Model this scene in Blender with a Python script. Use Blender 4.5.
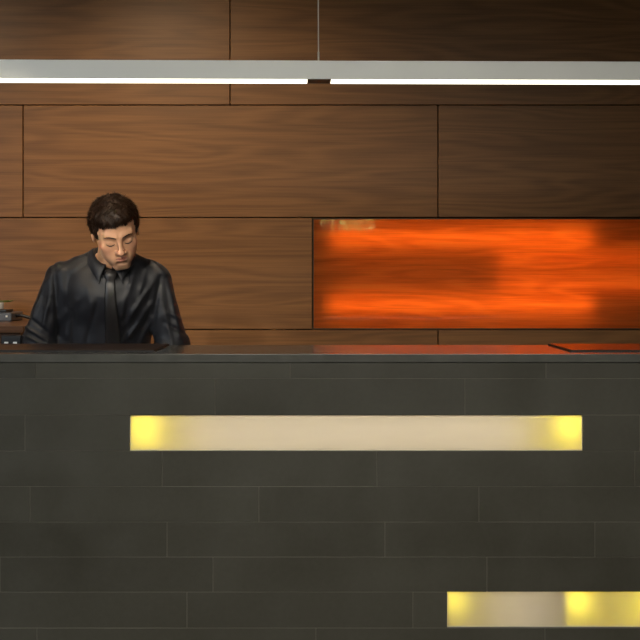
import bpy, bmesh, math, random
import numpy as np
from mathutils import Vector, Matrix, Euler
random.seed(7); rng = np.random.RandomState(7)
for o in list(bpy.data.objects): bpy.data.objects.remove(o)
S = bpy.context.scene
COL = S.collection

# ------------------------------------------------------------------ camera, world, large lights, exposure
CAM_Z = 1.33; F = 1340.0
cd = bpy.data.cameras.new('camera'); cam = bpy.data.objects.new('camera', cd); COL.objects.link(cam)
cam.location = (0, -4.0, CAM_Z); cam.rotation_euler = (math.pi/2, 0, 0)
cd.sensor_width = 36; cd.lens = F/640*36; cd.shift_y = -43/640; cd.clip_start = .05
S.camera = cam
w = bpy.data.worlds.new('world'); S.world = w; w.use_nodes = True
w.node_tree.nodes['Background'].inputs[0].default_value = (.75, .85, 1, 1)
w.node_tree.nodes['Background'].inputs[1].default_value = .25
S.view_settings.view_transform = 'Standard'; S.view_settings.look = 'None'
S.view_settings.gamma = 1; S.view_settings.use_curve_mapping = False
S.view_settings.exposure = 0.0

def area(name, loc, target, size, power, col, sy=None, spread=180):
    l = bpy.data.lights.new(name, 'AREA'); l.energy = power; l.color = col
    l.shape = 'RECTANGLE' if sy else 'SQUARE'; l.size = size
    if sy: l.size_y = sy
    l.spread = math.radians(spread)
    o = bpy.data.objects.new(name, l); COL.objects.link(o); o.location = loc
    o.rotation_euler = (Vector(target)-Vector(loc)).to_track_quat('-Z', 'Y').to_euler()
    return o
def spot(name, loc, target, power, col, angle, blend=.8, rad=.04):
    l = bpy.data.lights.new(name, 'SPOT'); l.energy = power; l.color = col
    l.spot_size = math.radians(angle); l.spot_blend = blend; l.shadow_soft_size = rad
    o = bpy.data.objects.new(name, l); COL.objects.link(o); o.location = loc
    o.rotation_euler = (Vector(target)-Vector(loc)).to_track_quat('-Z', 'Y').to_euler()
    return o
area('lobby_ceiling_light', (.3, -3.4, 2.93), (.1, 0, .35), 2.6, 34, (1, .95, .84), 1.2, 74)
area('side_daylight', (-3.3, -2.2, 1.9), (-.5, .6, 1.2), 1.6, 44, (.80, .90, 1), 1.6)
spot('wall_wash_warm', (-.9, .30, 2.86), (-.45, 1.9, 1.15), 82, (1, .77, .50), 84, 1.0)
spot('wall_wash_far', (-2.0, .30, 2.86), (-1.6, 1.9, 1.15), 52, (1, .77, .50), 84, 1.0)
spot('face_spot', (-1.5, -1.9, 2.6), (-.72, .66, 1.44), 210, (1, .86, .66), 9, .9, .08)

sl = bpy.data.lights.new('sun', 'SUN'); sl.energy = 260; sl.angle = .01; sl.color = (1, .95, .85)
so = bpy.data.objects.new('sun', sl); COL.objects.link(so); so.location = (-6, -9, 6)
so.rotation_euler = Vector((1, -.35, -.8)).to_track_quat('-Z', 'Y').to_euler()

# ------------------------------------------------------------------ helpers
def W(px, py, D):
    return Vector(((px-320)*D/F, D-4.0, CAM_Z+(277-py)*D/F))
def empty(name, loc, label=None, cat=None, group=None):
    o = bpy.data.objects.new(name, None); COL.objects.link(o); o.location = loc
    o.empty_display_size = .05
    if label: o['label'] = label; o['category'] = cat
    if group: o['group'] = group
    return o
def tag(o, label, cat, group=None):
    o['label'] = label; o['category'] = cat
    if group: o['group'] = group
    return o
def link(name, me, mats=(), parent=None, smooth=False):
    o = bpy.data.objects.new(name, me); COL.objects.link(o)
    for m in (mats if isinstance(mats, (list, tuple)) else [mats]): me.materials.append(m)
    if smooth:
        for p in me.polygons: p.use_smooth = True
    if parent is not None:
        bpy.context.view_layer.update()
        o.parent = parent
        o.matrix_parent_inverse = Matrix.Translation(parent.location).inverted() if parent.type == 'EMPTY' else Matrix.Identity(4)
    return o
def bmo(name, bm, mats, parent=None, smooth=False):
    me = bpy.data.meshes.new(name); bmesh.ops.recalc_face_normals(bm, faces=bm.faces)
    bm.to_mesh(me); bm.free()
    return link(name, me, mats, parent, smooth)
def box(bm, x0, x1, y0, y1, z0, z1, bev=0, seg=2, mat=0):
    vs = [bm.verts.new((x, y, z)) for x in (x0, x1) for y in (y0, y1) for z in (z0, z1)]
    fs = [bm.faces.new([vs[i] for i in q]) for q in ((0,1,3,2),(4,6,7,5),(0,4,5,1),(2,3,7,6),(0,2,6,4),(1,5,7,3))]
    for f in fs: f.material_index = mat
    bmesh.ops.recalc_face_normals(bm, faces=fs)
    if bev:
        es = list({e for f in fs for e in f.edges})
        bmesh.ops.bevel(bm, geom=es, offset=bev, segments=seg, profile=.7, affect='EDGES', material=-1)
    return fs
def boxo(name, x0, x1, y0, y1, z0, z1, mats, parent=None, bev=0, seg=2):
    bm = bmesh.new(); box(bm, x0, x1, y0, y1, z0, z1, bev, seg)
    return bmo(name, bm, mats, parent)
def tube(bm, pts, rads, n=12, caps=True):
    pts = [Vector(p) for p in pts]; rings = []
    if not isinstance(rads, (list, tuple)): rads = [rads]*len(pts)
    up = None
    for i, p in enumerate(pts):
        d = (pts[min(i+1, len(pts)-1)]-pts[max(i-1, 0)]).normalized()
        if up is None: up = d.orthogonal().normalized()
        a = (up - d*up.dot(d)).normalized(); up = a; b = d.cross(a)
        rings.append([bm.verts.new(p+(a*math.cos(t)+b*math.sin(t))*rads[i]) for t in [2*math.pi*k/n for k in range(n)]])
    for r, s in zip(rings, rings[1:]):
        for k in range(n): bm.faces.new((r[k], r[(k+1)%n], s[(k+1)%n], s[k]))
    if caps:
        bm.faces.new(rings[0][::-1]); bm.faces.new(rings[-1])
def structure(o): o['kind'] = 'structure'; return o

# ---- materials
def mat(name):
    m = bpy.data.materials.new(name); m.use_nodes = True
    nt = m.node_tree; nt.nodes.clear()
    out = nt.nodes.new('ShaderNodeOutputMaterial')
    return m, nt, out
def nd(nt, typ, ins=None, **kw):
    n = nt.nodes.new(typ)
    for k, v in kw.items(): setattr(n, k, v)
    for k, v in (ins or {}).items():
        if isinstance(v, bpy.types.NodeSocket): nt.links.new(v, n.inputs[k])
        else: n.inputs[k].default_value = v
    return n
def ramp(nt, fac, stops):
    r = nt.nodes.new('ShaderNodeValToRGB'); nt.links.new(fac, r.inputs[0])
    e = r.color_ramp.elements
    while len(e) < len(stops): e.new(.5)
    for el, (p, c) in zip(e, stops): el.position = p; el.color = (*c, 1) if len(c) == 3 else c
    return r
def math_(nt, op, a, b=0.0):
    return nd(nt, 'ShaderNodeMath', {0: a, 1: b}, operation=op).outputs[0]
def simple(name, col, rough=.5, metal=0, noise=0, nscale=30, bump=0, coat=0, spec=.5, sheen=0):
    m, nt, out = mat(name)
    p = nd(nt, 'ShaderNodeBsdfPrincipled', {'Base Color': (*col, 1), 'Roughness': rough, 'Metallic': metal,
        'Coat Weight': coat, 'Specular IOR Level': spec, 'Sheen Weight': sheen})
    tc = nd(nt, 'ShaderNodeTexCoord')
    n = nd(nt, 'ShaderNodeTexNoise', {'Vector': tc.outputs['Object'], 'Scale': nscale, 'Detail': 5})
    if noise:
        r = ramp(nt, n.outputs[0], [(.3, [c*(1-noise) for c in col]), (.7, [min(1, c*(1+noise)) for c in col])])
        nt.links.new(r.outputs[0], p.inputs['Base Color'])
    if bump:
        b = nd(nt, 'ShaderNodeBump', {'Height': n.outputs[0], 'Strength': bump, 'Distance': .002})
        nt.links.new(b.outputs[0], p.inputs['Normal'])
    nt.links.new(p.outputs[0], out.inputs[0])
    return m

def grain(nt, rand=True, sx=1.0):
    """horizontal flat-sawn veneer figure from object coordinates -> (figure 0..1, fibre 0..1)"""
    tc = nd(nt, 'ShaderNodeTexCoord'); v = tc.outputs['Object']
    if rand:
        oi = nd(nt, 'ShaderNodeObjectInfo')
        s = nd(nt, 'ShaderNodeCombineXYZ', {0: math_(nt, 'MULTIPLY', oi.outputs['Random'], 37.0), 1: 0.0, 2: math_(nt, 'MULTIPLY', oi.outputs['Random'], 11.0)})
        v = nd(nt, 'ShaderNodeVectorMath', {0: v, 1: s.outputs[0]}, operation='ADD').outputs[0]
    m1 = nd(nt, 'ShaderNodeMapping', {'Vector': v, 'Scale': (.75*sx, .3, 8.5)})
    n1 = nd(nt, 'ShaderNodeTexNoise', {'Vector': m1.outputs[0], 'Scale': 1.0, 'Detail': 1.5, 'Roughness': .45, 'Distortion': .25})
    c = math_(nt, 'MULTIPLY', n1.outputs[0], 62.0)
    c = math_(nt, 'SINE', c); c = math_(nt, 'MULTIPLY', c, .5); c = math_(nt, 'ADD', c, .5)
    m2 = nd(nt, 'ShaderNodeMapping', {'Vector': v, 'Scale': (3.5*sx, 3, 260.0)})
    n2 = nd(nt, 'ShaderNodeTexNoise', {'Vector': m2.outputs[0], 'Scale': 1.0, 'Detail': 4, 'Roughness': .65})
    m3 = nd(nt, 'ShaderNodeMapping', {'Vector': v, 'Scale': (.7*sx, 1, 26.0)})
    n3 = nd(nt, 'ShaderNodeTexNoise', {'Vector': m3.outputs[0], 'Scale': 1.0, 'Detail': 3, 'Roughness': .6})
    return c, n2.outputs[0], n3.outputs[0]
def mk_wood(name, dark, light, rough=.38, rand=True, coat=.25, sx=1.0):
    m, nt, out = mat(name)
    c, f, b = grain(nt, rand, sx)
    t = math_(nt, 'ADD', math_(nt, 'MULTIPLY', c, .15), math_(nt, 'MULTIPLY', f, .55))
    t = math_(nt, 'ADD', t, math_(nt, 'MULTIPLY', b, .45))
    r = ramp(nt, t, [(.26, dark), (.90, light)])
    p = nd(nt, 'ShaderNodeBsdfPrincipled', {'Base Color': r.outputs[0], 'Roughness': rough, 'Coat Weight': coat, 'Coat Roughness': .22, 'Specular IOR Level': .3})
    bp = nd(nt, 'ShaderNodeBump', {'Height': f, 'Strength': .12, 'Distance': .001})
    nt.links.new(bp.outputs[0], p.inputs['Normal']); nt.links.new(p.outputs[0], out.inputs[0])
    return m
M_WALNUT = mk_wood('walnut_veneer', (.125, .053, .016), (.35, .160, .053), .42, True, 0)
M_WALNUT_DARK = mk_wood('dark_walnut', (.05, .022, .010), (.15, .07, .032), .3)
M_GAP = simple('black_backing', (.012, .008, .006), .8)
M_PLASTER = simple('painted_plaster', (.42, .38, .33), .8, noise=.05, nscale=6)
M_PLASTER_D = simple('dark_plaster', (.10, .08, .06), .8, noise=.08, nscale=6)
M_FLOOR = simple('floor_stone', (.12, .11, .095), .35, noise=.15, nscale=8)
M_ALU = simple('brushed_aluminium', (.88, .865, .80), .5, 0, noise=.03, nscale=4)
M_STEEL = simple('steel_cable', (.75, .66, .52), .5, .1)
M_WHITEIN = simple('white_housing', (.75, .70, .55), .7)
M_BLACKPL = simple('black_plastic', (.012, .012, .014), .38)
M_GREYPL = simple('grey_plastic', (.10, .105, .12), .3)
M_WHITEPL = simple('white_plastic', (.8, .8, .78), .4)
M_PAPER = simple('white_paper', (.8, .78, .72), .8)
M_GREEN = simple('green_pen', (.10, .12, .02), .4)
M_LEATHER = simple('brown_leather', (.055, .03, .02), .32, noise=.12, nscale=90, bump=.15)
M_LEATHER_B = simple('black_leather', (.03, .018, .015), .22, noise=.12, nscale=90, bump=.1)
M_DARKLINE = simple('dark_binding', (.006, .005, .005), .5)

def mk_slate():
    m, nt, out = mat('slate_tile')
    tc = nd(nt, 'ShaderNodeTexCoord'); v = tc.outputs['Object']
    at = nd(nt, 'ShaderNodeAttribute', attribute_name='tile')
    n1 = nd(nt, 'ShaderNodeTexNoise', {'Vector': v, 'Scale': 3.0, 'Detail': 7, 'Roughness': .68})
    n2 = nd(nt, 'ShaderNodeTexNoise', {'Vector': v, 'Scale': 60, 'Detail': 6, 'Roughness': .7})
    t = math_(nt, 'ADD', math_(nt, 'MULTIPLY', n1.outputs[0], .5), math_(nt, 'MULTIPLY', n2.outputs[0], .25))
    t = math_(nt, 'ADD', t, math_(nt, 'MULTIPLY', at.outputs['Fac'], .14))
    r = ramp(nt, t, [(.3, (.045, .0415, .030)), (.7, (.078, .0735, .055))])
    rr = ramp(nt, n1.outputs[0], [(.35, (.36,)*3), (.65, (.52,)*3)])
    p = nd(nt, 'ShaderNodeBsdfPrincipled', {'Base Color': r.outputs[0], 'Roughness': rr.outputs[0]})
    bp = nd(nt, 'ShaderNodeBump', {'Height': n2.outputs[0], 'Strength': .12, 'Distance': .001})
    nt.links.new(bp.outputs[0], p.inputs['Normal']); nt.links.new(p.outputs[0], out.inputs[0])
    return m
M_SLATE = mk_slate()
M_GROUT = simple('pale_grout', (.17, .155, .125), .9)
def mk_top():
    m, nt, out = mat('polished_slate_top')
    tc = nd(nt, 'ShaderNodeTexCoord'); v = tc.outputs['Object']
    n1 = nd(nt, 'ShaderNodeTexNoise', {'Vector': v, 'Scale': 12, 'Detail': 6, 'Roughness': .6})
    r = ramp(nt, n1.outputs[0], [(.3, (.085, .083, .072)), (.7, (.12, .117, .10))])
    p = nd(nt, 'ShaderNodeBsdfPrincipled', {'Base Color': r.outputs[0], 'Roughness': .2})
    nt.links.new(p.outputs[0], out.inputs[0]); return m
M_TOP = mk_top()
def emis(name, col, s):
    m, nt, out = mat(name)
    e = nd(nt, 'ShaderNodeEmission', {'Color': (*col, 1), 'Strength': s}); nt.links.new(e.outputs[0], out.inputs[0]); return m
M_TUBE = emis('tube_glow', (1, .90, .7), 6.6)
M_TUBE2 = emis('tube_glow_soft', (1, .86, .7), 4)
M_DIFF = emis('pendant_diffuser_glow', (1, .95, .74), 2.6)
M_STRIP = emis('strip_glow', (1, .90, .83), 3.9)
M_BULB = emis('yellow_bulb_glow', (1, .87, .07), 40)
def mk_clear():
    m, nt, out = mat('clear_back')
    t = nd(nt, 'ShaderNodeBsdfTransparent'); nt.links.new(t.outputs[0], out.inputs[0]); return m
M_CLEAR = mk_clear()
def mk_resin():
    m, nt, out = mat('amber_resin_veneer')
    c, f, b = grain(nt, False, 1.6)
    t = math_(nt, 'ADD', math_(nt, 'MULTIPLY', c, .10), math_(nt, 'MULTIPLY', f, .50))
    t = math_(nt, 'ADD', t, math_(nt, 'MULTIPLY', b, .45))
    r = ramp(nt, t, [(.3, (.60, .050, .002)), (.6, (.88, .110, .004)), (.85, (1, .17, .010))])
    tr = nd(nt, 'ShaderNodeBsdfTranslucent', {'Color': r.outputs[0]})
    rd = ramp(nt, t, [(.3, (.10, .035, .010)), (.8, (.20, .075, .022))])
    df = nd(nt, 'ShaderNodeBsdfDiffuse', {'Color': rd.outputs[0]})
    a = nd(nt, 'ShaderNodeAddShader', {0: tr.outputs[0], 1: df.outputs[0]})
    g = nd(nt, 'ShaderNodeBsdfGlossy', {'Color': (1, 1, 1, 1), 'Roughness': .03})
    fr = nd(nt, 'ShaderNodeFresnel', {'IOR': 1.5})
    mx = nd(nt, 'ShaderNodeMixShader', {0: fr.outputs[0], 1: a.outputs[0], 2: g.outputs[0]})
    nt.links.new(mx.outputs[0], out.inputs[0]); return m
M_RESIN = mk_resin()
def mk_frost():
    m, nt, out = mat('frosted_acrylic')
    tc = nd(nt, 'ShaderNodeTexCoord')
    mp = nd(nt, 'ShaderNodeMapping', {'Vector': tc.outputs['Object'], 'Scale': (2.5, 1, 14)})
    n = nd(nt, 'ShaderNodeTexNoise', {'Vector': mp.outputs[0], 'Scale': 1.0, 'Detail': 3})
    r = ramp(nt, n.outputs[0], [(.3, (.20, .175, .14)), (.7, (.25, .22, .18))])
    df = nd(nt, 'ShaderNodeBsdfDiffuse', {'Color': r.outputs[0]})
    tr = nd(nt, 'ShaderNodeBsdfTranslucent', {'Color': (.42, .40, .34, 1)})
    a = nd(nt, 'ShaderNodeAddShader', {0: tr.outputs[0], 1: df.outputs[0]})
    g = nd(nt, 'ShaderNodeBsdfGlossy', {'Color': (1, 1, 1, 1), 'Roughness': .25})
    mx = nd(nt, 'ShaderNodeMixShader', {0: .04, 1: a.outputs[0], 2: g.outputs[0]})
    nt.links.new(mx.outputs[0], out.inputs[0]); return m
M_FROST = mk_frost()

# ------------------------------------------------------------------ the room
XW, YF, YB, ZC = 3.6, -7.0, 2.03, 3.0
structure(boxo('floor', -XW, XW, YF, YB, -.1, 0, M_FLOOR))
structure(boxo('ceiling', -XW, XW, YF, YB, ZC, ZC+.1, M_PLASTER_D))
structure(boxo('wall_left', -XW-.1, -XW, YF, YB, 0, ZC, M_PLASTER_D))
structure(boxo('wall_right', XW, XW+.1, YF, YB, 0, ZC, M_PLASTER_D))
WX0, WX1, WZ0, WZ1 = -.02, .62, 1.83, 2.55
bm = bmesh.new()
box(bm, -XW, WX0, YF-.1, YF, 0, ZC); box(bm, WX1, XW, YF-.1, YF, 0, ZC)
box(bm, WX0, WX1, YF-.1, YF, 0, WZ0); box(bm, WX0, WX1, YF-.1, YF, WZ1, ZC)
structure(bmo('wall_front', bm, M_PLASTER_D))
wb = structure(boxo('wall_back', -XW, XW, YB, YB+.1, 0, ZC, M_GAP))

# walnut panels on the back wall: rows and joints read off the photograph at the wall plane (D = 5.9)
DW = 5.9
g = .002
def wpanel(x0, x1, y0, y1):       # pixel bounds on the wall plane
    a, b = W(x0, y1, DW), W(x1, y0, DW)
    o = boxo('panel', a.x+g, b.x-g, 1.90, YB-.001, max(a.z, .0)+g, min(b.z, ZC-.006)-g, M_WALNUT, wb, .0015, 1)
    return o
ROWS = [(-115, -6, (-430, 20, 640, 1050)), (-6, 105, (-430, -190, 230, 665, 1050)), (105, 217.5, (-430, 23, 438, 858, 1050)),
        (217.5, 329.5, (-430, -110, 312.5)), (329.5, 441, (-430, 22, 438, 858, 1050)), (441, 579, (-430, 230, 640, 1050))]
for (y0, y1, js) in ROWS:
    for a, b in zip(js, js[1:]): wpanel(max(a, -497), b, y0, y1)
wpanel(905, 1050, 217.5, 329.5)

# window in the wall opposite the desk, with planting and daylight outside
wn = structure(boxo('window_1', WX0, WX1, YF-.06, YF-.052, WZ0, WZ1, [M_CLEAR]))
bm = bmesh.new()
for b_ in ((WX0, WX0+.03, WZ0, WZ1), (WX1-.03, WX1, WZ0, WZ1), (WX0+.03, WX1-.03, WZ0, WZ0+.02), (WX0+.03, WX1-.03, WZ1-.03, WZ1)):
    box(bm, b_[0], b_[1], YF-.09, YF-.02, b_[2], b_[3], .003, 1)
bmo('window_frame', bm, M_WHITEPL, wn)

bm = bmesh.new()
for k in range(2600):
    c = Vector((rng.uniform(-.9, 1.6), rng.uniform(-8.5, -8.0), rng.uniform(1.3, 2.35+.25*math.sin(k)))); q = Euler(rng.uniform(0, 6.28, 3).tolist()).to_matrix(); s_ = rng.uniform(.02, .05)
    bm.faces.new([bm.verts.new(c+q @ Vector(p)*s_) for p in ((-1, 0, 0), (0, -.45, .1), (1, 0, 0), (0, .45, .1))])
tube(bm, [(.35, -8.25, -.1), (.35, -8.25, 1.6)], .04, 10)
hd = bmo('garden_shrub', bm, simple('shrub_leaf', (.13, .24, .04), .5, noise=.3, nscale=8))
tag(hd, 'green garden shrub outside the window opposite the desk', 'shrub')
structure(boxo('ground', -6, 6, -14, -7.12, -.3, -.1, simple('garden_soil', (.12, .09, .06), .9)))

# ------------------------------------------------------------------ glowing amber panel in the wall
bp = empty('backlit_panel', W(313, 329.5, DW), 'glowing orange-red backlit translucent panel set flush in the walnut wall', 'light panel')
a, b = W(312.5, 329.5, DW), W(905, 218.1, DW)
PX0, PX1, PZ0, PZ1 = a.x+g, b.x-g, a.z+g, b.z-.002
bm = bmesh.new(); fs = box(bm, PX0+.0035, PX1-.0035, 1.903, 1.909, PZ0+.0035, PZ1-.0035)
for f in bm.faces: f.material_index = 0 if f.normal.y < -.5 else 1
bmo('resin_pane', bm, [M_RESIN, M_CLEAR], bp)
bm = bmesh.new()
for q in ((PX0, PX1, PZ1-.0035, PZ1), (PX0, PX1, PZ0, PZ0+.0035), (PX0, PX0+.0035, PZ0+.0035, PZ1-.0035), (PX1-.0035, PX1, PZ0+.0035, PZ1-.0035)):
    box(bm, q[0], q[1], 1.897, 1.915, q[2], q[3])
bmo('frame', bm, simple('bronze_trim', (.14, .07, .035), .35, .6), bp)
bm = bmesh.new()
box(bm, PX0, PX1, 2.02, YB-.002, PZ0, PZ1)
box(bm, PX0, PX1, 1.915, 2.02, PZ1-.004, PZ1); box(bm, PX0, PX1, 1.915, 2.02, PZ0, PZ0+.004)
box(bm, PX0, PX0+.004, 1.915, 2.02, PZ0+.004, PZ1-.004); box(bm, PX1-.004, PX1, 1.915, 2.02, PZ0+.004, PZ1-.004)
bmo('housing', bm, simple('housing_brown', (.03, .02, .015), .8), bp)
YT = 1.951
for (x0, x1, py, r, mt) in ((330, 590, 238, .008, M_TUBE), (328, 590, 304, .008, M_TUBE),
                            (498, 790, 258, .007, M_TUBE2), (498, 790, 284, .007, M_TUBE2)):
    bm = bmesh.new(); k = (YT+4)/F
    z = CAM_Z+(277-py)*k
    tube(bm, [((x0-320)*k, YT, z), ((x1-320)*k, YT, z)], r, 12)
    bmo('tube_lamp', bm, mt, bp, True)

# ------------------------------------------------------------------ reception counter
CL, CR = -2.0, 2.3                     # counter ends, out of frame
ZT = CAM_Z-77*4.0/F                    # top of the slab, 1.10
ZS = CAM_Z-85*4.0/F                    # underside of the slab
ct = empty('reception_counter', (0, .06, 0), 'long reception counter faced in dark grey slate tiles with glowing slots', 'counter')
def X(px): return (px-320)*4.0/F
def Z(py): return CAM_Z+(277-py)*4.0/F
SLOTS = [(129.5, 583, 415, 451), (447, 810, 591, 627.5)]
# core with openings
bm = bmesh.new()
YC0, YC1 = .0012, .16
zz = [.06, Z(627.5), Z(591), Z(451), Z(415), ZS-.001]
box(bm, CL, CR, YC0, YC1, zz[0], zz[1]); box(bm, CL, X(447), YC0, YC1, zz[1], zz[2]); box(bm, X(810), CR, YC0, YC1, zz[1], zz[2])
box(bm, CL, CR, YC0, YC1, zz[2], zz[3]); box(bm, CL, X(129.5), YC0, YC1, zz[3], zz[4]); box(bm, X(583), CR, YC0, YC1, zz[3], zz[4])
box(bm, CL, CR, YC0, YC1, zz[4], zz[5])
bmo('body', bm, M_GROUT, ct)
# slate tiles, one facing mesh with real joints
rows = [(362, 378.5, [36, 290, 546]), (378.5, 415, [-10, 215, 465]), (415, 451, [25, 640]), (451, 486.5, [-60, 162, 377, 635]),
        (486.5, 522, [30, 259, 479]), (522, 557, [-50, 167, 385, 595]), (557, 592, [0, 213, 487]), (592, 628, [-40, 187, 413]),
        (628, 664, [37, 316, 545]), (664, 700, [-20, 190, 420, 620])]
me = bpy.data.meshes.new('slate_facing'); bm = bmesh.new()
lay = bm.verts.layers.float.new('tile')
for (y0, y1, js) in rows:
    js = sorted(js); xs = [X(j) for j in js]
    while xs[0] > CL: xs.insert(0, xs[0]-.66)
    while xs[-1] < CR: xs.append(xs[-1]+.66)
    xs = [max(CL, min(CR, x)) for x in xs]
    for xa, xb in zip(xs, xs[1:]):
        segs = [(xa, xb)]
        for s in SLOTS:
            if y0 < s[2]+8 < y1:
                n = []
                for (p, q) in segs:
                    s0, s1 = X(s[0]), X(s[1])
                    if q <= s0 or p >= s1: n.append((p, q)); continue
                    if p < s0: n.append((p, s0+.0012))
                    if q > s1: n.append((s1-.0012, q))
                segs = n
        for (p, q) in segs:
            if q-p < .01: continue
            j = rng.uniform(-.0006, .0006); n0 = len(bm.verts)
            bm.verts.ensure_lookup_table()
            zt = min(Z(y0), ZS-.002)
            box(bm, p+.0008, q-.0008, j, .016, max(Z(y1), .06)+.0007, zt-.0007, .0005, 1)
            bm.verts.ensure_lookup_table(); tv = rng.uniform(0, 1)
            for v in bm.verts[n0:]: v[lay] = tv
bmo('slate_facing', bm, M_SLATE, ct)
boxo('counter_top', CL-.02, CR+.02, -.006, .53, ZS, ZT, M_TOP, ct, .0012, 2)
boxo('plinth', CL+.02, CR-.02, .04, .15, 0, .06, M_BLACKPL, ct)
# staff side: lower worktop carried by two storage cabinets
wt = boxo('worktop', CL, CR, .165, .66, .895, .925, M_WALNUT_DARK, None, .003)
tag(wt, 'dark wooden staff worktop behind the slate counter, under the hands of the man', 'worktop')
for (x0, x1, l_) in ((CL+.02, -1.30, 'dark wooden storage cabinet under the staff worktop left of the man'), (.25, 1.0, 'dark wooden storage cabinet under the staff worktop below the orange panel')):
    c_ = empty('storage_cabinet', ((x0+x1)/2, .4, 0), l_, 'cabinet')
    boxo('body', x0, x1, .17, .62, 0, .894, M_WALNUT_DARK, c_)
    for q0, q1 in ((x0+.01, (x0+x1)/2-.002), ((x0+x1)/2+.002, x1-.01)):
        d = boxo('door', q0, q1, .621, .638, .05, .88, M_WALNUT_DARK, c_, .002)
        boxo('handle', (q0+q1)/2-.05, (q0+q1)/2+.05, .639, .652, .80, .812, M_STEEL, d, .002)
# glowing slots: housing, frosted cover, bulbs
def slot(s, bulbs, divider=None):
    x0, x1, z0, z1 = X(s[0]), X(s[1]), Z(s[3]), Z(s[2])
    bm = bmesh.new(); t = .003; yb = .10
    box(bm, x0+.0005, x1-.0005, yb, yb+t, z0+.0005, z1-.0005)
    box(bm, x0+.0005, x1-.0005, .008, yb, z0+.0005, z0+t); box(bm, x0+.0005, x1-.0005, .008, yb, z1-t, z1-.0005)
    box(bm, x0+.0005, x0+t, .008, yb, z0+t, z1-t); box(bm, x1-t, x1-.0005, .008, yb, z0+t, z1-t)
    if divider: box(bm, X(divider)-.002, X(divider)+.002, .016, yb, z0+t, z1-t)
    h = bmo('slot_housing', bm, M_WHITEIN, ct)
    bm = bmesh.new(); box(bm, x0+t, x1-t, .0075, .0125, z0+t, z1-t)
    for f in bm.faces: f.material_index = 0 if f.normal.y < -.5 else 1
    bmo('frosted_cover', bm, [M_FROST, M_CLEAR], ct)
    for (px, py, yy, r) in bulbs:
        bm = bmesh.new(); bmesh.ops.create_uvsphere(bm, u_segments=16, v_segments=10, radius=r)
        bmesh.ops.translate(bm, verts=bm.verts, vec=(X(px), yy, Z(py)))
        bmo('bulb', bm, M_BULB, ct, True)
def strip(x0, x1, s, r):
    bm = bmesh.new(); zc = (Z(s[2])+Z(s[3]))/2
    tube(bm, [(X(x0), .075, zc), (X(x1), .075, zc)], r, 12); bmo('strip_lamp', bm, M_STRIP, ct, True)
strip(184, 530, SLOTS[0], .009); strip(490, 552, SLOTS[1], .006)
slot(SLOTS[0], [(145, 430, .052, .0105), (570, 428, .052, .0105)])
slot(SLOTS[1], [(455, 602, .044, .0075), (579, 603, .044, .009), (655, 604, .065, .012)], 567)

# ------------------------------------------------------------------ leather desk pads on the counter
def pad(name, x0b, x0f, x1b, x1f, m, label, edge):
    r = tag(empty(name, (0, .3, ZT)), label, 'desk pad', None)
    yb, yf = .515, .125
    vs = []
    bm = bmesh.new()
    for z in (ZT+.0004, ZT+.0055):
        vs.append([bm.verts.new(p) for p in ((x0f, yf, z), (x1f, yf, z), (x1b, yb, z), (x0b, yb, z))])
    bm.faces.new(vs[0][::-1]); bm.faces.new(vs[1])
    for i in range(4): bm.faces.new((vs[0][i], vs[0][(i+1)%4], vs[1][(i+1)%4], vs[1][i]))
    bmesh.ops.bevel(bm, geom=list(bm.edges), offset=.0012, segments=2, affect='EDGES')
    bmo('leather_sheet', bm, m, r)
    e = .006; bm = bmesh.new()
    c = [(x0f-e, yf-e), (x1f+e, yf-e), (x1b+e, yb+e), (x0b-e, yb+e)]; ci = [(x0f, yf), (x1f, yf), (x1b, yb), (x0b, yb)]
    for i in range(4):
        j = (i+1) % 4
        lo = [bm.verts.new((*p, ZT+.0003)) for p in (c[i], c[j], ci[j], ci[i])]
        hi = [bm.verts.new((*p, ZT+.0045)) for p in (c[i], c[j], ci[j], ci[i])]
        bm.faces.new(lo[::-1]); bm.faces.new(hi)
        for k in range(4): bm.faces.new((lo[k], lo[(k+1)%4], hi[(k+1)%4], hi[k]))
    bmo('edge_binding', bm, edge, r)
pad('desk_pad', -1.45, -1.45, -.515, -.515, M_LEATHER, 'brown leather desk pad on the counter in front of the man', M_DARKLINE)
pad('desk_pad', .775, .775, 1.7, 1.7, M_LEATHER_B, 'dark desk pad on the counter below the glowing orange panel', M_DARKLINE)

# ------------------------------------------------------------------ side cabinet behind the desk (far left) and what stands on it
sc = empty('side_cabinet', (-1.55, 1.3, 0), 'dark brown wooden side cabinet left of the man, against the walnut wall', 'cabinet')
boxo('body', -2.1, -1.10, .92, 1.89, 0, 1.125, M_WALNUT_DARK, sc)
boxo('cabinet_top', -2.12, -1.085, .90, 1.895, 1.125, 1.15, M_WALNUT_DARK, sc, .003)
for i in range(2):
    d = boxo('door', -2.08+i*.49, -1.61+i*.49, .902, .919, .06, 1.07, M_WALNUT_DARK, sc, .002)
    boxo('handle', -1.66+i*.09-.006, -1.66+i*.09+.006, .880, .901, .7, .86, M_STEEL, d, .002)
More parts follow.
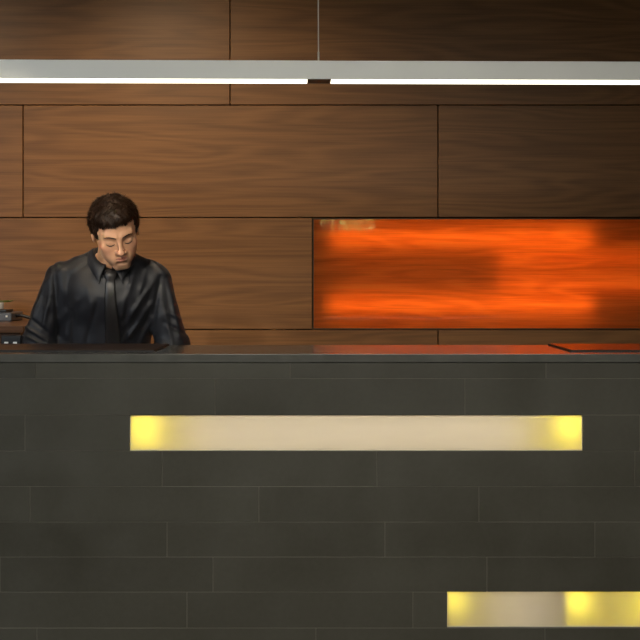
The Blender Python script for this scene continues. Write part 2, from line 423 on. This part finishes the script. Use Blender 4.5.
# card terminal on the cabinet
t = empty('card_terminal', (-1.37, 1.53, 1.15), 'dark grey low card terminal on the side cabinet behind the sleeve', 'card terminal')
bm = bmesh.new(); box(bm, -1.52, -1.255, 1.45, 1.66, 1.1502, 1.185, .007, 3); bmo('casing', bm, M_GREYPL, t)
bm = bmesh.new(); box(bm, -1.49, -1.285, 1.49, 1.62, 1.1852, 1.196, .004, 2); bmo('lid', bm, M_BLACKPL, t)
bm = bmesh.new(); box(bm, -1.279, -1.270, 1.446, 1.4498, 1.166, 1.175, .0015, 1); bmo('indicator_light', bm, M_WHITEPL, t)
bm = bmesh.new(); tube(bm, [(-1.2545, 1.53, 1.170), (-1.235, 1.53, 1.172), (-1.20, 1.53, 1.163), (-1.15, 1.56, 1.1572)], .007, 8); bmo('cord', bm, M_BLACKPL, t, True)
pp = empty('pen_pot', (-1.388, 1.74, 1.15), 'small white pot at the left edge holding a green pen, behind the card terminal', 'pot')
bm = bmesh.new()
prof = [(.001, 1.1505), (.026, 1.1505), (.030, 1.155), (.033, 1.216), (.0335, 1.220), (.031, 1.220), (.0285, 1.162), (.001, 1.160)]
rings = [[bm.verts.new((-1.388+r*math.cos(u), 1.74+r*math.sin(u), z)) for u in [2*math.pi*k/24 for k in range(24)]] for r, z in prof]
for a_, b_ in zip(rings, rings[1:]):
    for k in range(24): bm.faces.new((a_[k], a_[(k+1)%24], b_[(k+1)%24], b_[k]))
bmo('pot', bm, M_WHITEPL, pp, True)
pn = empty('pen', (-1.37, 1.74, 1.22), 'olive green pen lying across the white pot at the left edge', 'pen')
bm = bmesh.new(); tube(bm, [(-1.435, 1.74, 1.2243), (-1.33, 1.735, 1.2265)], .0042, 10); bmo('barrel', bm, M_GREEN, pn, True)
bm = bmesh.new(); tube(bm, [(-1.33, 1.735, 1.2265), (-1.312, 1.7345, 1.229)], [.0040, .0012], 10); bmo('tip', bm, M_GREEN, pn, True)
# black handset in its cradle on the staff desk
ph = empty('handset_phone', (-1.057, .60, .925), 'black handset phone with two white keys behind the counter by the sleeve', 'telephone')
bm = bmesh.new(); box(bm, -1.115, -1.018, .56, .67, .926, .965, .010, 3); bmo('cradle', bm, M_BLACKPL, ph)
bm = bmesh.new(); box(bm, -1.093, -1.022, .585, .615, .9655, 1.131, .010, 3); bmo('handset', bm, M_BLACKPL, ph)
bm = bmesh.new(); box(bm, -1.080, -1.035, .5828, .5846, 1.035, 1.085, .0006, 1); bmo('screen', bm, M_GREYPL, ph)
for x in (-1.080, -1.050):
    boxo('key', x, x+.014, .5805, .5846, 1.099, 1.1085, M_WHITEPL, ph, .001, 1)

# ------------------------------------------------------------------ pendant lamp
PL = empty('pendant_light', (0, .05, 1.93), 'long slim aluminium linear pendant light hanging across the picture', 'pendant light')
def LX(px): return (px-320)*4.0/F
zb, ztp = CAM_Z+198*4.0/F, CAM_Z+216.5*4.0/F
bm = bmesh.new(); box(bm, -2.3, 2.3, 0, .092, zb, ztp, .0012, 1)
lamp = bmo('housing', bm, M_ALU, PL)
parts = [lamp]
for (x0, x1) in ((-2.29, LX(307)), (LX(331), 2.29)):
    parts.append(boxo('diffuser', x0, x1, .003, .089, zb-.0012, zb+.0002, M_DIFF, PL))
parts.append(boxo('bare_underside', LX(307)+.001, LX(331)-.001, .003, .089, zb-.001, zb+.0002, simple('underside_reflection', (.16, .13, .10), .5), PL))  # bare housing underside between the diffusers; its brown reflection is painted as colour
for x in (-2.0, LX(318.5), 2.0):
    bm = bmesh.new(); tube(bm, [(x, .05, ztp+.001), (x, .05, ztp+.034)], .0030, 12); parts.append(bmo('ferrule', bm, M_STEEL, PL, True))
    bm = bmesh.new(); tube(bm, [(x, .05, ztp+.034), (x-.004, .05, ZC-.012)], .0019, 8); parts.append(bmo('cable', bm, M_STEEL, PL, True))
    bm = bmesh.new(); tube(bm, [(x-.004, .05, ZC-.012), (x-.004, .05, ZC-.0005)], .03, 20); parts.append(bmo('ceiling_cap', bm, M_ALU, PL, True))
PL.rotation_euler = (0, 0, math.radians(1.2))

# ceiling downlights that carry the spot beams
def downlight(x, y, label):
    d = empty('ceiling_spotlight', (x, y, 2.9), label, 'spotlight', 'recessed spotlights over the desk')
    bm = bmesh.new(); tube(bm, [(x, y, 2.93), (x, y, 2.9995)], .055, 24); bmo('can', bm, M_BLACKPL, d, True)
for x, y, l_ in ((-.9, .30, 'black ceiling spotlight washing the walnut wall above the man'), (-2.0, .30, 'black ceiling spotlight washing the wall above the side cabinet'),
                 (-1.5, -1.9, 'black ceiling spotlight on the visitor side aimed at the man')):
    downlight(x, y, l_)
#PERSON
# ------------------------------------------------------------------ the man behind the desk
def surface_nets(fn, lo, hi, h):
    lo = np.array(lo, np.float32); hi = np.array(hi, np.float32)
    n = np.ceil((hi-lo)/h).astype(int)+1
    ax = [lo[i]+h*np.arange(n[i], dtype=np.float32) for i in range(3)]
    V = np.empty(n, np.float32)
    for i0 in range(0, n[0], 24):
        G = np.stack(np.meshgrid(ax[0][i0:i0+24], ax[1], ax[2], indexing='ij'), -1)
        V[i0:i0+24] = fn(G.reshape(-1, 3)).reshape(G.shape[:3])
    c = [V[a:n[0]-1+a, b:n[1]-1+b, d:n[2]-1+d] for a in (0, 1) for b in (0, 1) for d in (0, 1)]
    offs = [(a, b, d) for a in (0, 1) for b in (0, 1) for d in (0, 1)]
    ins = sum((x < 0).astype(np.int8) for x in c)
    act = (ins > 0) & (ins < 8); idx = -np.ones(act.shape, np.int64); idx[act] = np.arange(act.sum())
    cells = np.argwhere(act); acc = np.zeros((len(cells), 3), np.float32); cnt = np.zeros(len(cells), np.float32)
    cv = [x[act] for x in c]
    for i in range(8):
        for j in range(i+1, 8):
            d = np.array(offs[j])-np.array(offs[i])
            if np.abs(d).sum() != 1: continue
            m = (cv[i] < 0) != (cv[j] < 0)
            t = cv[i][m]/(cv[i][m]-cv[j][m])
            acc[m] += np.array(offs[i])+t[:, None]*d; cnt[m] += 1
    P = lo+h*(cells+acc/cnt[:, None])
    quads = []
    for a in range(3):
        b, d = (a+1) % 3, (a+2) % 3
        sl0 = [slice(1, -1)]*3; sl1 = [slice(1, -1)]*3
        sl0[a] = slice(0, n[a]-1); sl1[a] = slice(1, n[a])
        A = V[tuple(sl0)] < 0; B = V[tuple(sl1)] < 0
        e = np.argwhere(A != B); sgn = A[A != B]
        off = np.ones(3, int); off[a] = 0; e = e+off
        def cell(db, dd):
            q = e.copy(); q[:, b] -= db; q[:, d] -= dd
            return idx[q[:, 0], q[:, 1], q[:, 2]]
        Q = np.stack([cell(1, 1), cell(0, 1), cell(0, 0), cell(1, 0)], 1)
        Q[~sgn] = Q[~sgn][:, ::-1]; quads.append(Q)
    Q = np.concatenate(quads); Q = Q[(Q >= 0).all(1)]
    return P, Q
def smin(a, b, k):
    h = np.clip(.5+.5*(b-a)/k, 0, 1); return b+(a-b)*h-k*h*(1-h)
def smax(a, b, k): return -smin(-a, -b, k)
def ell(P, c, r):
    c = np.array(c, np.float32); r = np.array(r, np.float32)
    q = (P-c)/r; l = np.sqrt((q*q).sum(1)); g_ = np.sqrt(((q/r)**2).sum(1))+1e-9
    return l*(l-1)/g_
def cap(P, a, b, ra, rb=None):
    rb = ra if rb is None else rb
    a = np.array(a, np.float32); b = np.array(b, np.float32); d = b-a
    t = np.clip(((P-a)@d)/(d@d), 0, 1)
    return np.sqrt((((P-a)-t[:, None]*d)**2).sum(1))-(ra+(rb-ra)*t)
def seg_dist2(x, z, p, q):
    dx, dz = q[0]-p[0], q[1]-p[1]; L = dx*dx+dz*dz
    t = np.clip(((x-p[0])*dx+(z-p[1])*dz)/L, 0, 1)
    return (x-p[0]-t*dx)**2+(z-p[1]-t*dz)**2, t
def np_mesh(name, chunks, mats, parent, col=None):
    vs, fs, o = [], [], 0
    for P, Q in chunks: vs.append(P); fs.append(Q+o); o += len(P)
    P = np.concatenate(vs); Q = np.concatenate(fs)
    me = bpy.data.meshes.new(name); me.from_pydata(P.tolist(), [], Q.tolist()); me.update()
    if col is not None:
        a_ = me.attributes.new('tint', 'FLOAT_COLOR', 'POINT')
        a_.data.foreach_set('color', col(P).astype(np.float32).ravel())
    return link(name, me, mats, parent, True)

HC = np.array(W(115.6, 231.3, 4.70)); HS = 1.01
HR = (Matrix.Rotation(math.radians(-10), 3, 'Y') @ Matrix.Rotation(math.radians(13), 3, 'Z') @ Matrix.Rotation(math.radians(31), 3, 'X'))
HRn = np.array(HR)
def h2w(p): return Vector(HC)+HR @ (Vector(p)*HS)
def w2h(P): return ((P-HC.astype(np.float32)) @ HRn.astype(np.float32))/HS

def head_local(L):
    X_ = np.abs(L[:, 0]); M = np.stack([X_, L[:, 1], L[:, 2]], 1)      # mirrored half
    d = ell(L, (0, .018, .036), (.073, .090, .077))
    d = smin(d, ell(L, (0, -.028, -.005), (.060, .062, .088)), .03)
    d = smin(d, ell(L, (0, -.034, -.066), (.049, .047, .042)), .028)
    d = smin(d, cap(L, (-.014, -.070, -.100), (.014, -.070, -.100), .0145), .024)
    d = smin(d, cap(M, (.042, -.020, -.060), (.049, .010, -.035), .016), .03)      # jaw corner
    d = smin(d, ell(M, (.036, -.057, -.024), (.022, .018, .016)), .032)
    d = smin(d, ell(M, (.025, -.056, -.056), (.020, .018, .024)), .024)     # cheekbone
    d = smin(d, cap(M, (.012, -.083, .020), (.042, -.068, .025), .0085), .014)  # brow ridge
    d = smax(d, -ell(M, (.031, -.101, .003), (.018, .016, .013)), .014)     # socket
    d = smin(d, ell(M, (.0305, -.0732, -.001), (.0150, .0112, .0095)), .005) # closed lid
    d = smin(d, cap(L, (0, -.086, .014), (0, -.104, -.026), .0062, .0085), .010)
    d = smin(d, ell(L, (0, -.108, -.032), (.0112, .0100, .0092)), .007)
    d = smin(d, ell(M, (.0125, -.096, -.0345), (.0078, .0088, .0070)), .005)
    d = smax(d, -ell(M, (.0065, -.101, -.043), (.0038, .005, .0035)), .003)
    d = smin(d, ell(L, (0, -.081, -.064), (.030, .013, .020)), .024)        # muzzle
    d = smax(d, -cap(L, (0, -.099, -.044), (0, -.0985, -.053), .0026), .004)  # philtrum
    d = smin(d, cap(M, (.0025, -.0965, -.0550), (.025, -.086, -.0585), .0042, .0020), .004)
    d = smin(d, cap(M, (0, -.0950, -.0650), (.020, -.0870, -.0615), .0050, .0024), .004)
    d = smax(d, -cap(M, (0, -.1020, -.0602), (.028, -.0865, -.0592), .0016), .002)
    d = smax(d, -cap(L, (-.012, -.0935, -.0780), (.012, -.0935, -.0780), .0045), .010)
    # ears
    e = ell(M, (.0775, .014, -.004), (.0075, .0185, .031))
    e = smax(e, -ell(M, (.086, .010, .000), (.006, .010, .019)), .004)
    return smin(d, e, .006)
NB = (-.748, .835, 1.36)
def head_sdf(P):
    d = head_local(w2h(P))*HS
    a = np.array(h2w((0, .030, -.03)))
    nk = cap(P, a, NB, .054, .060)
    ad = cap(P, h2w((0, -.018, -.085)), (-.744, .775, 1.37), .020, .022)
    return smin(smin(d, nk, .022), ad, .03)

# ---- shirt field (world metres); the body sits inside it
SL, SR = (-.925, .825, 1.322), (-.600, .825, 1.322)
EL, ER = (-1.018, .825, 1.085), (-.528, .825, 1.085)
WL, WR = (-.905, .715, .968), (-.625, .715, .968)
def torso(P, k=0.0):
    d = ell(P, (-.756, .855, 1.235), (.180, .118, .165))
    d = smin(d, ell(P, (-.785, .875, 1.08), (.165, .110, .17)), .05)
    d = smin(d, cap(P, (-.925, .87, 1.20), (-.940, .87, 1.0), .05), .04)
    d = smin(d, cap(P, (-.84, .905, .97), (-.68, .905, .97), .105), .05)
    d = smin(d, cap(P, (-.75, .835, 1.372), SL, .056, .054), .05)
    d = smin(d, cap(P, (-.75, .835, 1.372), SR, .056, .054), .05)
    d = smin(d, cap(P, (-.745, .825, 1.395), (-.86, .825, 1.355), .050, .050), .03)
    d = smin(d, cap(P, (-.745, .825, 1.395), (-.665, .825, 1.350), .050, .050), .03)
    d = smin(d, ell(P, (-.80, .77, 1.27), (.085, .045, .07)), .06)
    d = smin(d, ell(P, (-.70, .77, 1.27), (.085, .045, .07)), .06)
    return d
def sleeves(P):
    l = smin(cap(P, SL, EL, .062, .058), cap(P, EL, WL, .055, .037), .02)
    r = smin(cap(P, SR, ER, .062, .058), cap(P, ER, WR, .055, .037), .02)
    return np.minimum(l, r)
K = 4.74/F
def px2(x, y): return ((x-320)*K, CAM_Z+(277-y)*K)
FOLDS = [  # pixel ends, width m, height m (negative = groove)
    (137, 263, 121, 316, .010, .007), (154, 281, 124, 326, .009, .009), (151, 304, 130, 336, .010, .010), (146, 268, 138, 300, .008, .005),
    (160, 277, 153, 326, .008, -.010), (151, 318, 140, 345, .010, .007), (54, 266, 58, 335, .009, -.011), (62, 270, 66, 335, .012, .007),
    (76, 300, 72, 345, .010, .006), (88, 288, 96, 340, .012, .005), (84, 262, 70, 272, .008, .004), (98, 300, 86, 345, .009, -.006),
    (44, 282, 29, 326, .009, .009), (37, 290, 23, 322, .007, -.007), (50, 295, 42, 330, .008, .008), (22, 325, 48, 341, .006, .010), (30, 318, 52, 336, .006, -.008),
    (26, 336, 40, 343, .005, .008), (168, 281, 180, 336, .010, .008), (175, 288, 187, 332, .008, -.007), (163, 305, 172, 345, .009, .007),
    (168, 312, 186, 322, .006, .006), (164, 322, 184, 334, .006, -.006), (60, 262, 48, 280, .008, .005), (150, 258, 166, 274, .008, .005),
    (128, 290, 124, 345, .009, -.006), (138, 325, 122, 343, .007, .006)]
def folds(P):
    x = P[:, 0]; z = P[:, 2]
    x = x*4.74/(P[:, 1]+4.0); z = CAM_Z+(z-CAM_Z)*4.74/(P[:, 1]+4.0)
    f = np.zeros(len(P), np.float32)
    for (a_, b_, c_, d_, w_, h_) in FOLDS:
        p, q = px2(a_, b_), px2(c_, d_)
        s, t = seg_dist2(x, z, p, q)
        f += h_*np.exp(-s/(w_*w_))*(0.35+.65*np.sin(np.pi*np.clip(t, .1, .9)))
    f *= np.clip((.90-P[:, 1])/.06, 0, 1)
    X_, Y_, Z_ = P[:, 0], P[:, 1], P[:, 2]
    f += .0020*np.sin(38*X_+22*Z_+2.2*np.sin(19*Z_+9*Y_))*np.sin(26*Z_-17*X_+1.5*np.sin(23*Y_))
    f += .0012*np.sin(70*X_-40*Z_+2*np.sin(41*Z_+30*Y_))
    return f
def shirt_sdf(P):
    d = smin(torso(P), sleeves(P), .018)
    d = d-folds(P)
    d = smax(d, .94-P[:, 2], .01)
    nk = cap(P, (NB[0], NB[1]-.01, 1.36), (NB[0]+.004, NB[1]-.055, 1.50), .060, .060)
    return smax(d, -nk, .008)
def surf_y(fn, x, z, y0=.4, y1=1.0, n=400):
    ys = np.linspace(y0, y1, n, dtype=np.float32)
    P = np.stack([np.full(n, x, np.float32), ys, np.full(n, z, np.float32)], 1)
    v = fn(P); i = np.argmax(v < 0)
    return float(ys[i]) if v[i] < 0 else None

def hand_sdf(side, C, ang):
    """side +1: thumb towards +x. fingers along -y rotated by ang, palm down"""
    ca, sa = math.cos(ang), math.sin(ang)
    R = np.array([[ca, -sa, 0], [sa, ca, 0], [0, 0, 1]], np.float32); C = np.array(C, np.float32)
    spec = [(.030, -.050, [.043, .026, .020], .0085, .10), (.010, -.055, [.047, .030, .022], .0088, .03), (-.011, -.052, [.043, .028, .021], .0083, -.04), (-.030, -.044, [.034, .021, .018], .0073, -.12)]
    chains = []
    for x, y, ls, r, sp in spec:
        p = np.array([x*side, y, .004]); pts = [p]; a_ = .10
        for l in ls:
            p = p+l*np.array([sp*side*.9, -math.cos(a_), -math.sin(a_)]); pts.append(p); a_ += .28
        chains.append((pts, r))
    th = [np.array([.022*side, .000, -.004]), np.array([.046*side, -.026, -.006]), np.array([.056*side, -.055, -.008]), np.array([.054*side, -.078, -.010])]
    def f(P):
        L = (P-C) @ R
        d = ell(L, (0, -.012, 0), (.043, .052, .0165))
        d = smin(d, cap(L, (.026*side, -.05, .002), (-.028*side, -.044, .000), .0105), .012)
        d = smin(d, cap(L, (0, .03, .002), (0, .075, .010), .026), .02)
        for pts, r in chains:
            c = None
            for i in range(3):
                s = cap(L, pts[i], pts[i+1], r*(1-.07*i), r*(1-.07*(i+1))); c = s if c is None else smin(c, s, .003)
            c = smin(c, cap(L, (pts[0][0]*.7, -.01, 0), pts[0], r*.95), .006)
            d = smin(d, c, .004)
        c = None
        for i in range(3):
            s = cap(L, th[i], th[i+1], .0125-.0012*i, .0115-.0012*i); c = s if c is None else smin(c, s, .004)
        return smin(d, c, .010)
    return f

def legs(P, r):
    d = None
    for s in (-1, 1):
        hx = -.76+.085*s
        c = smin(cap(P, (hx, .92, .93), (hx+.015*s, .90, .50), .088+r, .060+r), cap(P, (hx+.015*s, .90, .50), (hx+.02*s, .94, .09), .058+r, .042+r), .03)
        d = c if d is None else smin(d, c, .02)
    return d
def M_skin():
    m, nt, out = mat('skin')
    at_ = nd(nt, 'ShaderNodeAttribute', attribute_name='tint')
    p = nd(nt, 'ShaderNodeBsdfPrincipled', {'Base Color': at_.outputs['Color'], 'Roughness': .45, 'Subsurface Weight': .05, 'Subsurface Scale': .006, 'Specular IOR Level': .35})
    nt.links.new(p.outputs[0], out.inputs[0]); return m
M_SK = M_skin()
M_HAIR = simple('dark_brown_hair', (.022, .010, .005), .5, noise=.5, nscale=160, spec=.3)
M_SHIRT = simple('black_cotton', (.015, .0155, .020), .52, noise=.1, nscale=300, bump=.05, spec=.42, sheen=.05)
M_TROUSER = simple('black_wool', (.012, .012, .014), .8)
M_TIE = simple('black_satin', (.020, .018, .018), .38)
M_SHOE = simple('polished_black_leather', (.012, .01, .01), .2)
M_BROW = simple('brow_hair', (.035, .016, .008), .6)
M_LASH = simple('lash', (.02, .010, .006), .6)

man = empty('person', (-.75, .9, 0), 'man in a black shirt and black tie looking down behind the counter', 'person')
def skin_col(P):
    L = w2h(P); c = np.tile(np.array([.66, .36, .215, 1]), (len(P), 1)); M = L.copy(); M[:, 0] = np.abs(M[:, 0])
    def bl(d, w_, rgb):
        k = np.clip(1-d/w_, 0, 1)[:, None]; k = k*k*(3-2*k); c[:, :3] = c[:, :3]*(1-k)+np.array(rgb)*k
    near = L[:, 2] > -.2
    sh = np.maximum(ell(L, (0, -.06, -.095), (.052, .05, .045)), 0)
    bl(np.where(near, sh, 9), .012, (.56, .32, .20))                  # shaven beard area
    bl(np.maximum(ell(M, (.043, -.07, -.03), (.012, .02, .012)), 0), .014, (.69, .35, .22))
    bl(np.maximum(ell(L, (0, -.115, -.034), (.009, .014, .009)), 0), .008, (.66, .34, .21))
    bl(np.maximum(cap(M, (.002, -.0995, -.0558), (.024, -.088, -.0585), .0038, .002), 0), .0022, (.50, .20, .14))
    bl(np.maximum(cap(M, (0, -.0995, -.0652), (.019, -.089, -.0615), .0044, .002), 0), .0022, (.56, .24, .17))
    return c
hb = np.array(HC)
chunks = [surface_nets(head_sdf, (hb[0]-.13, hb[1]-.16, 1.30), (hb[0]+.13, hb[1]+.19, hb[2]+.16), .0021)]
chunks.append(surface_nets(lambda P: np.minimum(smin(torso(P), sleeves(P), .018)+.016, legs(P, -.012)), (-1.1, .5, .06), (-.42, 1.05, 1.42), .012))
for side, Wc, ang in ((1, WL, .62), (-1, WR, -.62)):
    C_ = (Wc[0]+math.sin(ang)*.08, Wc[1]-math.cos(ang)*.08, .9445)
    f = hand_sdf(side, C_, ang)
    g2 = lambda P, f=f, Wc=Wc, C_=C_: smin(f(P), cap(P, (Wc[0], Wc[1]+.03, Wc[2]), (C_[0], C_[1]+.05, .952), .028, .025), .02)
    chunks.append(surface_nets(g2, (C_[0]-.16, C_[1]-.20, .90), (C_[0]+.16, Wc[1]+.09, 1.02), .0026))
body = np_mesh('body', chunks, M_SK, man, skin_col)

sh_m = surface_nets(shirt_sdf, (-1.11, .60, .92), (-.43, 1.02, 1.47), .0046)
np_mesh('shirt', [sh_m], M_SHIRT, man)
np_mesh('trousers', [surface_nets(lambda P: smax(smin(legs(P, .006), cap(P, (-.84, .905, .96), (-.68, .905, .96), .098), .04), P[:, 2]-.975, .01), (-1.0, .74, .05), (-.52, 1.06, 1.0), .009)], M_TROUSER, man)
for s in (-1, 1):
    hx = -.76+.105*s
    def shoe(P, hx=hx):
        d = smin(ell(P, (hx, .86, .045), (.048, .14, .045)), ell(P, (hx, .95, .06), (.042, .055, .06)), .03)
        return smax(d, .002-P[:, 2], .004)
    np_mesh('shoe', [surface_nets(shoe, (hx-.07, .70, -.01), (hx+.07, 1.04, .14), .005)], M_SHOE, man)

# cuffs
for Wc, E_, in ((WL, EL), (WR, ER)):
    d = (Vector(Wc)-Vector(E_)).normalized(); p = Vector(Wc)
    bm = bmesh.new(); tube(bm, [p-d*.035, p-d*.030, p+d*.022, p+d*.026], [.038, .0405, .0395, .036], 28)
    bmo('cuff', bm, M_SHIRT, man, True)

# collar: fold-down band with two points
def collar_mesh():
    cx, cy, rx, ry = -.7445, .792, .0665, .068
    N, Mv = 72, 7; grid = []
    tip = {}
    for s in (-1, 1):
        x, z = px2(114+12.5*s-2, 284)
        tip[s] = Vector((x, (surf_y(shirt_sdf, x, z) or .72)-.006, z))
    th0 = math.radians(9)
    for i in range(N+1):
        u = i/N; a_ = -math.pi/2+th0+u*(2*math.pi-2*th0)       # starts on the +x side of the front
        s_ = -math.sin(a_); ztop = 1.432-.060*max(s_, 0)**1.3
        T = Vector((cx+rx*math.cos(a_), cy+ry*math.sin(a_), ztop))
        B = Vector((cx+(rx+.020)*math.cos(a_), cy+(ry+.020)*math.sin(a_), ztop-.040+.004*max(s_, 0)))
        k = max(0, 1-min(u, 1-u)*(2*math.pi)/math.radians(78)); k = k**1.15
        B = B.lerp(tip[1 if u < .5 else -1], k)
        row = []
        for j in range(Mv+1):
            t = j/Mv; p = T.lerp(B, t)
            out = Vector((p.x-cx, p.y-cy, 0)).normalized()
            p += out*(.007*math.sin(math.pi*min(1, t*1.15))*(1-.4*k)) + Vector((0, 0, .003*math.sin(math.pi*t)))
            row.append(p)
        grid.append(row)
    bm = bmesh.new(); vg = [[bm.verts.new(p) for p in r] for r in grid]
    # stand inside
    st = [bm.verts.new(r[0]+Vector(((cx-r[0].x)*.05, (cy-r[0].y)*.05, -.034))) for r in grid]
    for i in range(N):
        bm.faces.new((st[i], st[i+1], vg[i+1][0], vg[i][0]))
        for j in range(Mv): bm.faces.new((vg[i][j], vg[i+1][j], vg[i+1][j+1], vg[i][j+1]))
    o = bmo('collar', bm, M_SHIRT, man, True)
    m_ = o.modifiers.new('solid', 'SOLIDIFY'); m_.thickness = .0028; m_.offset = 0
    return o
collar_mesh()

# tie
def tie():
    rows_ = []
    pts = [(269.5, 110.3, 9.5), (272, 110.3, 13.5), (276, 110.2, 12.5), (280, 110.2, 8.8), (284, 110.2, 9.6), (295, 110.2, 11), (310, 110.6, 12.6), (325, 111, 14), (343, 111.6, 15.6), (365, 112, 17.5), (385, 112, 19), (393, 112, 10), (400, 112, 1)]
    for (py, cxp, wd) in pts:
        K2 = 4.71/F; row = []
        knot = py <= 278
        zc = CAM_Z+(277-py)*K2
        for j in range(9):
            u = j/8*2-1; x = (cxp-320+u*wd/2)*K2
            ys = surf_y(shirt_sdf, x, zc) or .76
            row.append([x, ys, zc, u])
        yy = min(r[1] for r in row)
        for r in row:
            r[1] = (.6*yy+.4*r[1]) - (.019 if knot else .007) - (.008 if knot else .0025)*(1-r[3]**2)
        rows_.append(row)
    for i in range(6, len(rows_)):          # hang smoothly
        for j in range(9): rows_[i][j][1] = min(rows_[i][j][1], rows_[i-1][j][1]+.02)
    bm = bmesh.new(); fv = [[bm.verts.new(r[:3]) for r in row] for row in rows_]
    for i in range(len(fv)-1):
        for j in range(8): bm.faces.new((fv[i][j], fv[i][j+1], fv[i+1][j+1], fv[i+1][j]))
    o = bmo('tie', bm, M_TIE, man, True)
    m_ = o.modifiers.new('solid', 'SOLIDIFY'); m_.thickness = .006; m_.offset = -1
    return o
tie()
# shirt buttons beside the tie are hidden; cuffs carry one each
# ---- hair
def hair_local(L):
    X_ = np.abs(L[:, 0]); M = np.stack([X_, L[:, 1], L[:, 2]], 1)
    d = ell(L, (0, .022, .034), (.088, .101, .087))
    d = smin(d, ell(L, (0, .055, -.005), (.066, .062, .07)), .03)
    d = smin(d, ell(L, (-.01, -.040, .074), (.058, .042, .028)), .03)      # fuller fringe
    n = .0024*np.sin(95*L[:, 0]+40*L[:, 2]+3*np.sin(60*L[:, 1]+20*L[:, 0]))*np.sin(70*L[:, 2]+55*L[:, 1])
    n += .0020*np.sin(210*L[:, 0]+3*np.sin(90*L[:, 1]))*np.sin(120*L[:, 1]-90*L[:, 2])
    d = d-n
    jag = .0025*np.sin(150*L[:, 0])-.06*(L[:, 0])*0+.0015*np.sin(320*L[:, 0]+1)+.06*L[:, 0]
    top = (.058+jag+.10*np.clip(X_-.035, 0, 1)*0) - L[:, 2] - .25*np.clip(L[:, 1]+.06, 0, .2)
    side = np.maximum(-(L[:, 1]+.036+.004*np.sin(200*L[:, 2])), -(L[:, 2]+.008))
    back = np.maximum(-(L[:, 1]-.030), -(L[:, 2]+.070))
    reg = np.minimum(np.minimum(top, side), back)
    return smax(d, reg, .006)
def hair_w(P): return hair_local(w2h(P))*HS
hp, hq = surface_nets(hair_w, (hb[0]-.14, hb[1]-.17, hb[2]-.12), (hb[0]+.14, hb[1]+.18, hb[2]+.17), .0027)
hair = np_mesh('hair', [(hp, hq)], M_HAIR, man)
# strands over the cap
bm = bmesh.new(); eps = .002
sel = rng.choice(len(hp), min(len(hp), 9500), replace=False)
Pn = hp[sel]
grad = np.stack([hair_w(Pn+np.array(e, np.float32))-hair_w(Pn-np.array(e, np.float32)) for e in ((eps, 0, 0), (0, eps, 0), (0, 0, eps))], 1)
grad /= np.linalg.norm(grad, axis=1)[:, None]+1e-9
Ln = w2h(Pn)
for p, nrm, l in zip(Pn, grad, Ln):
    nl = Vector((HRn.T @ nrm).tolist())
    # growth: from the crown outwards, fringe brushed forward and to his right
    cr = Vector((0.0, .045, .13)); fl = Vector(l.tolist())-cr
    if l[1] < .01: fl = Vector((-.45, -1, -.25)) + .3*fl.normalized()
    fl = fl.normalized(); t = (fl-nl*fl.dot(nl))
    if t.length < 1e-3: continue
    t.normalize(); jit = Vector(rng.normal(0, .28, 3).tolist())
    d_ = (t+jit+nl*.30).normalized(); L_ = rng.uniform(.010, .021)*(1 if l[2] > .03 else .6)
    base = Vector(p.tolist())-Vector(nrm.tolist())*.002
    dw = HR @ d_; nw = Vector(nrm.tolist()); p1 = base+dw*L_*.5+nw*.0006; p2 = base+dw*L_-nw*.0015
    if l[1] < -.05 and l[2] < .07: p2 = base+dw*L_*.5
    sd = dw.cross(nw).normalized()*.0008
    v = [bm.verts.new(q) for q in (base+sd, base-sd, p1+sd*.9+nw*.0007, p1-sd*.9+nw*.0007, p2)]
    bm.faces.new((v[0], v[1], v[3], v[2])); bm.faces.new((v[2], v[3], v[4]))
me = bpy.data.meshes.new('hair_strands'); bm.to_mesh(me); bm.free()
st = link('hair_strands', me, M_HAIR, hair); st.matrix_parent_inverse = Matrix.Identity(4)
st['kind'] = 'stuff'

# ---- eyebrows, lashes
def face_y(x, z):
    ys = np.linspace(-.14, -.02, 600, dtype=np.float32)
    v = head_local(np.stack([np.full(600, x, np.float32), ys, np.full(600, z, np.float32)], 1))
    return float(ys[np.argmax(v < 0)])
def face_strip(name, pts, wid, off, m):
    bm = bmesh.new(); prev = None
    for (x, z), w_ in zip(pts, wid):
        y = [face_y(x, z+dz*w_) for dz in (-1, 0, 1)]
        ring = [(x, y[0]+.001, z-w_), (x, y[1]-off, z), (x, y[2]+.001, z+w_), (x, y[1]+.004, z)]
        ring = [bm.verts.new(h2w(p)) for p in ring]
        if prev:
            for k in range(4): bm.faces.new((prev[k], prev[(k+1) % 4], ring[(k+1) % 4], ring[k]))
        else: bm.faces.new(ring[::-1])
        prev = ring
    bm.faces.new(prev)
    return bmo(name, bm, m, man, True)
for s in (-1, 1):
    face_strip('eyebrow', [(s*x, z) for x, z in ((.011, .0185), (.018, .0205), (.026, .0222), (.034, .0230), (.042, .0220), (.050, .0180))], [.0026, .0042, .0044, .0040, .0030, .0012], .0030, M_BROW)
    face_strip('eyelashes', [(s*x, z) for x, z in ((.0175, -.0045), (.022, -.0078), (.028, -.0098), (.034, -.0098), (.040, -.0075), (.0445, -.0040))], [.0010, .0018, .0024, .0025, .0022, .0012], .0034, M_LASH)
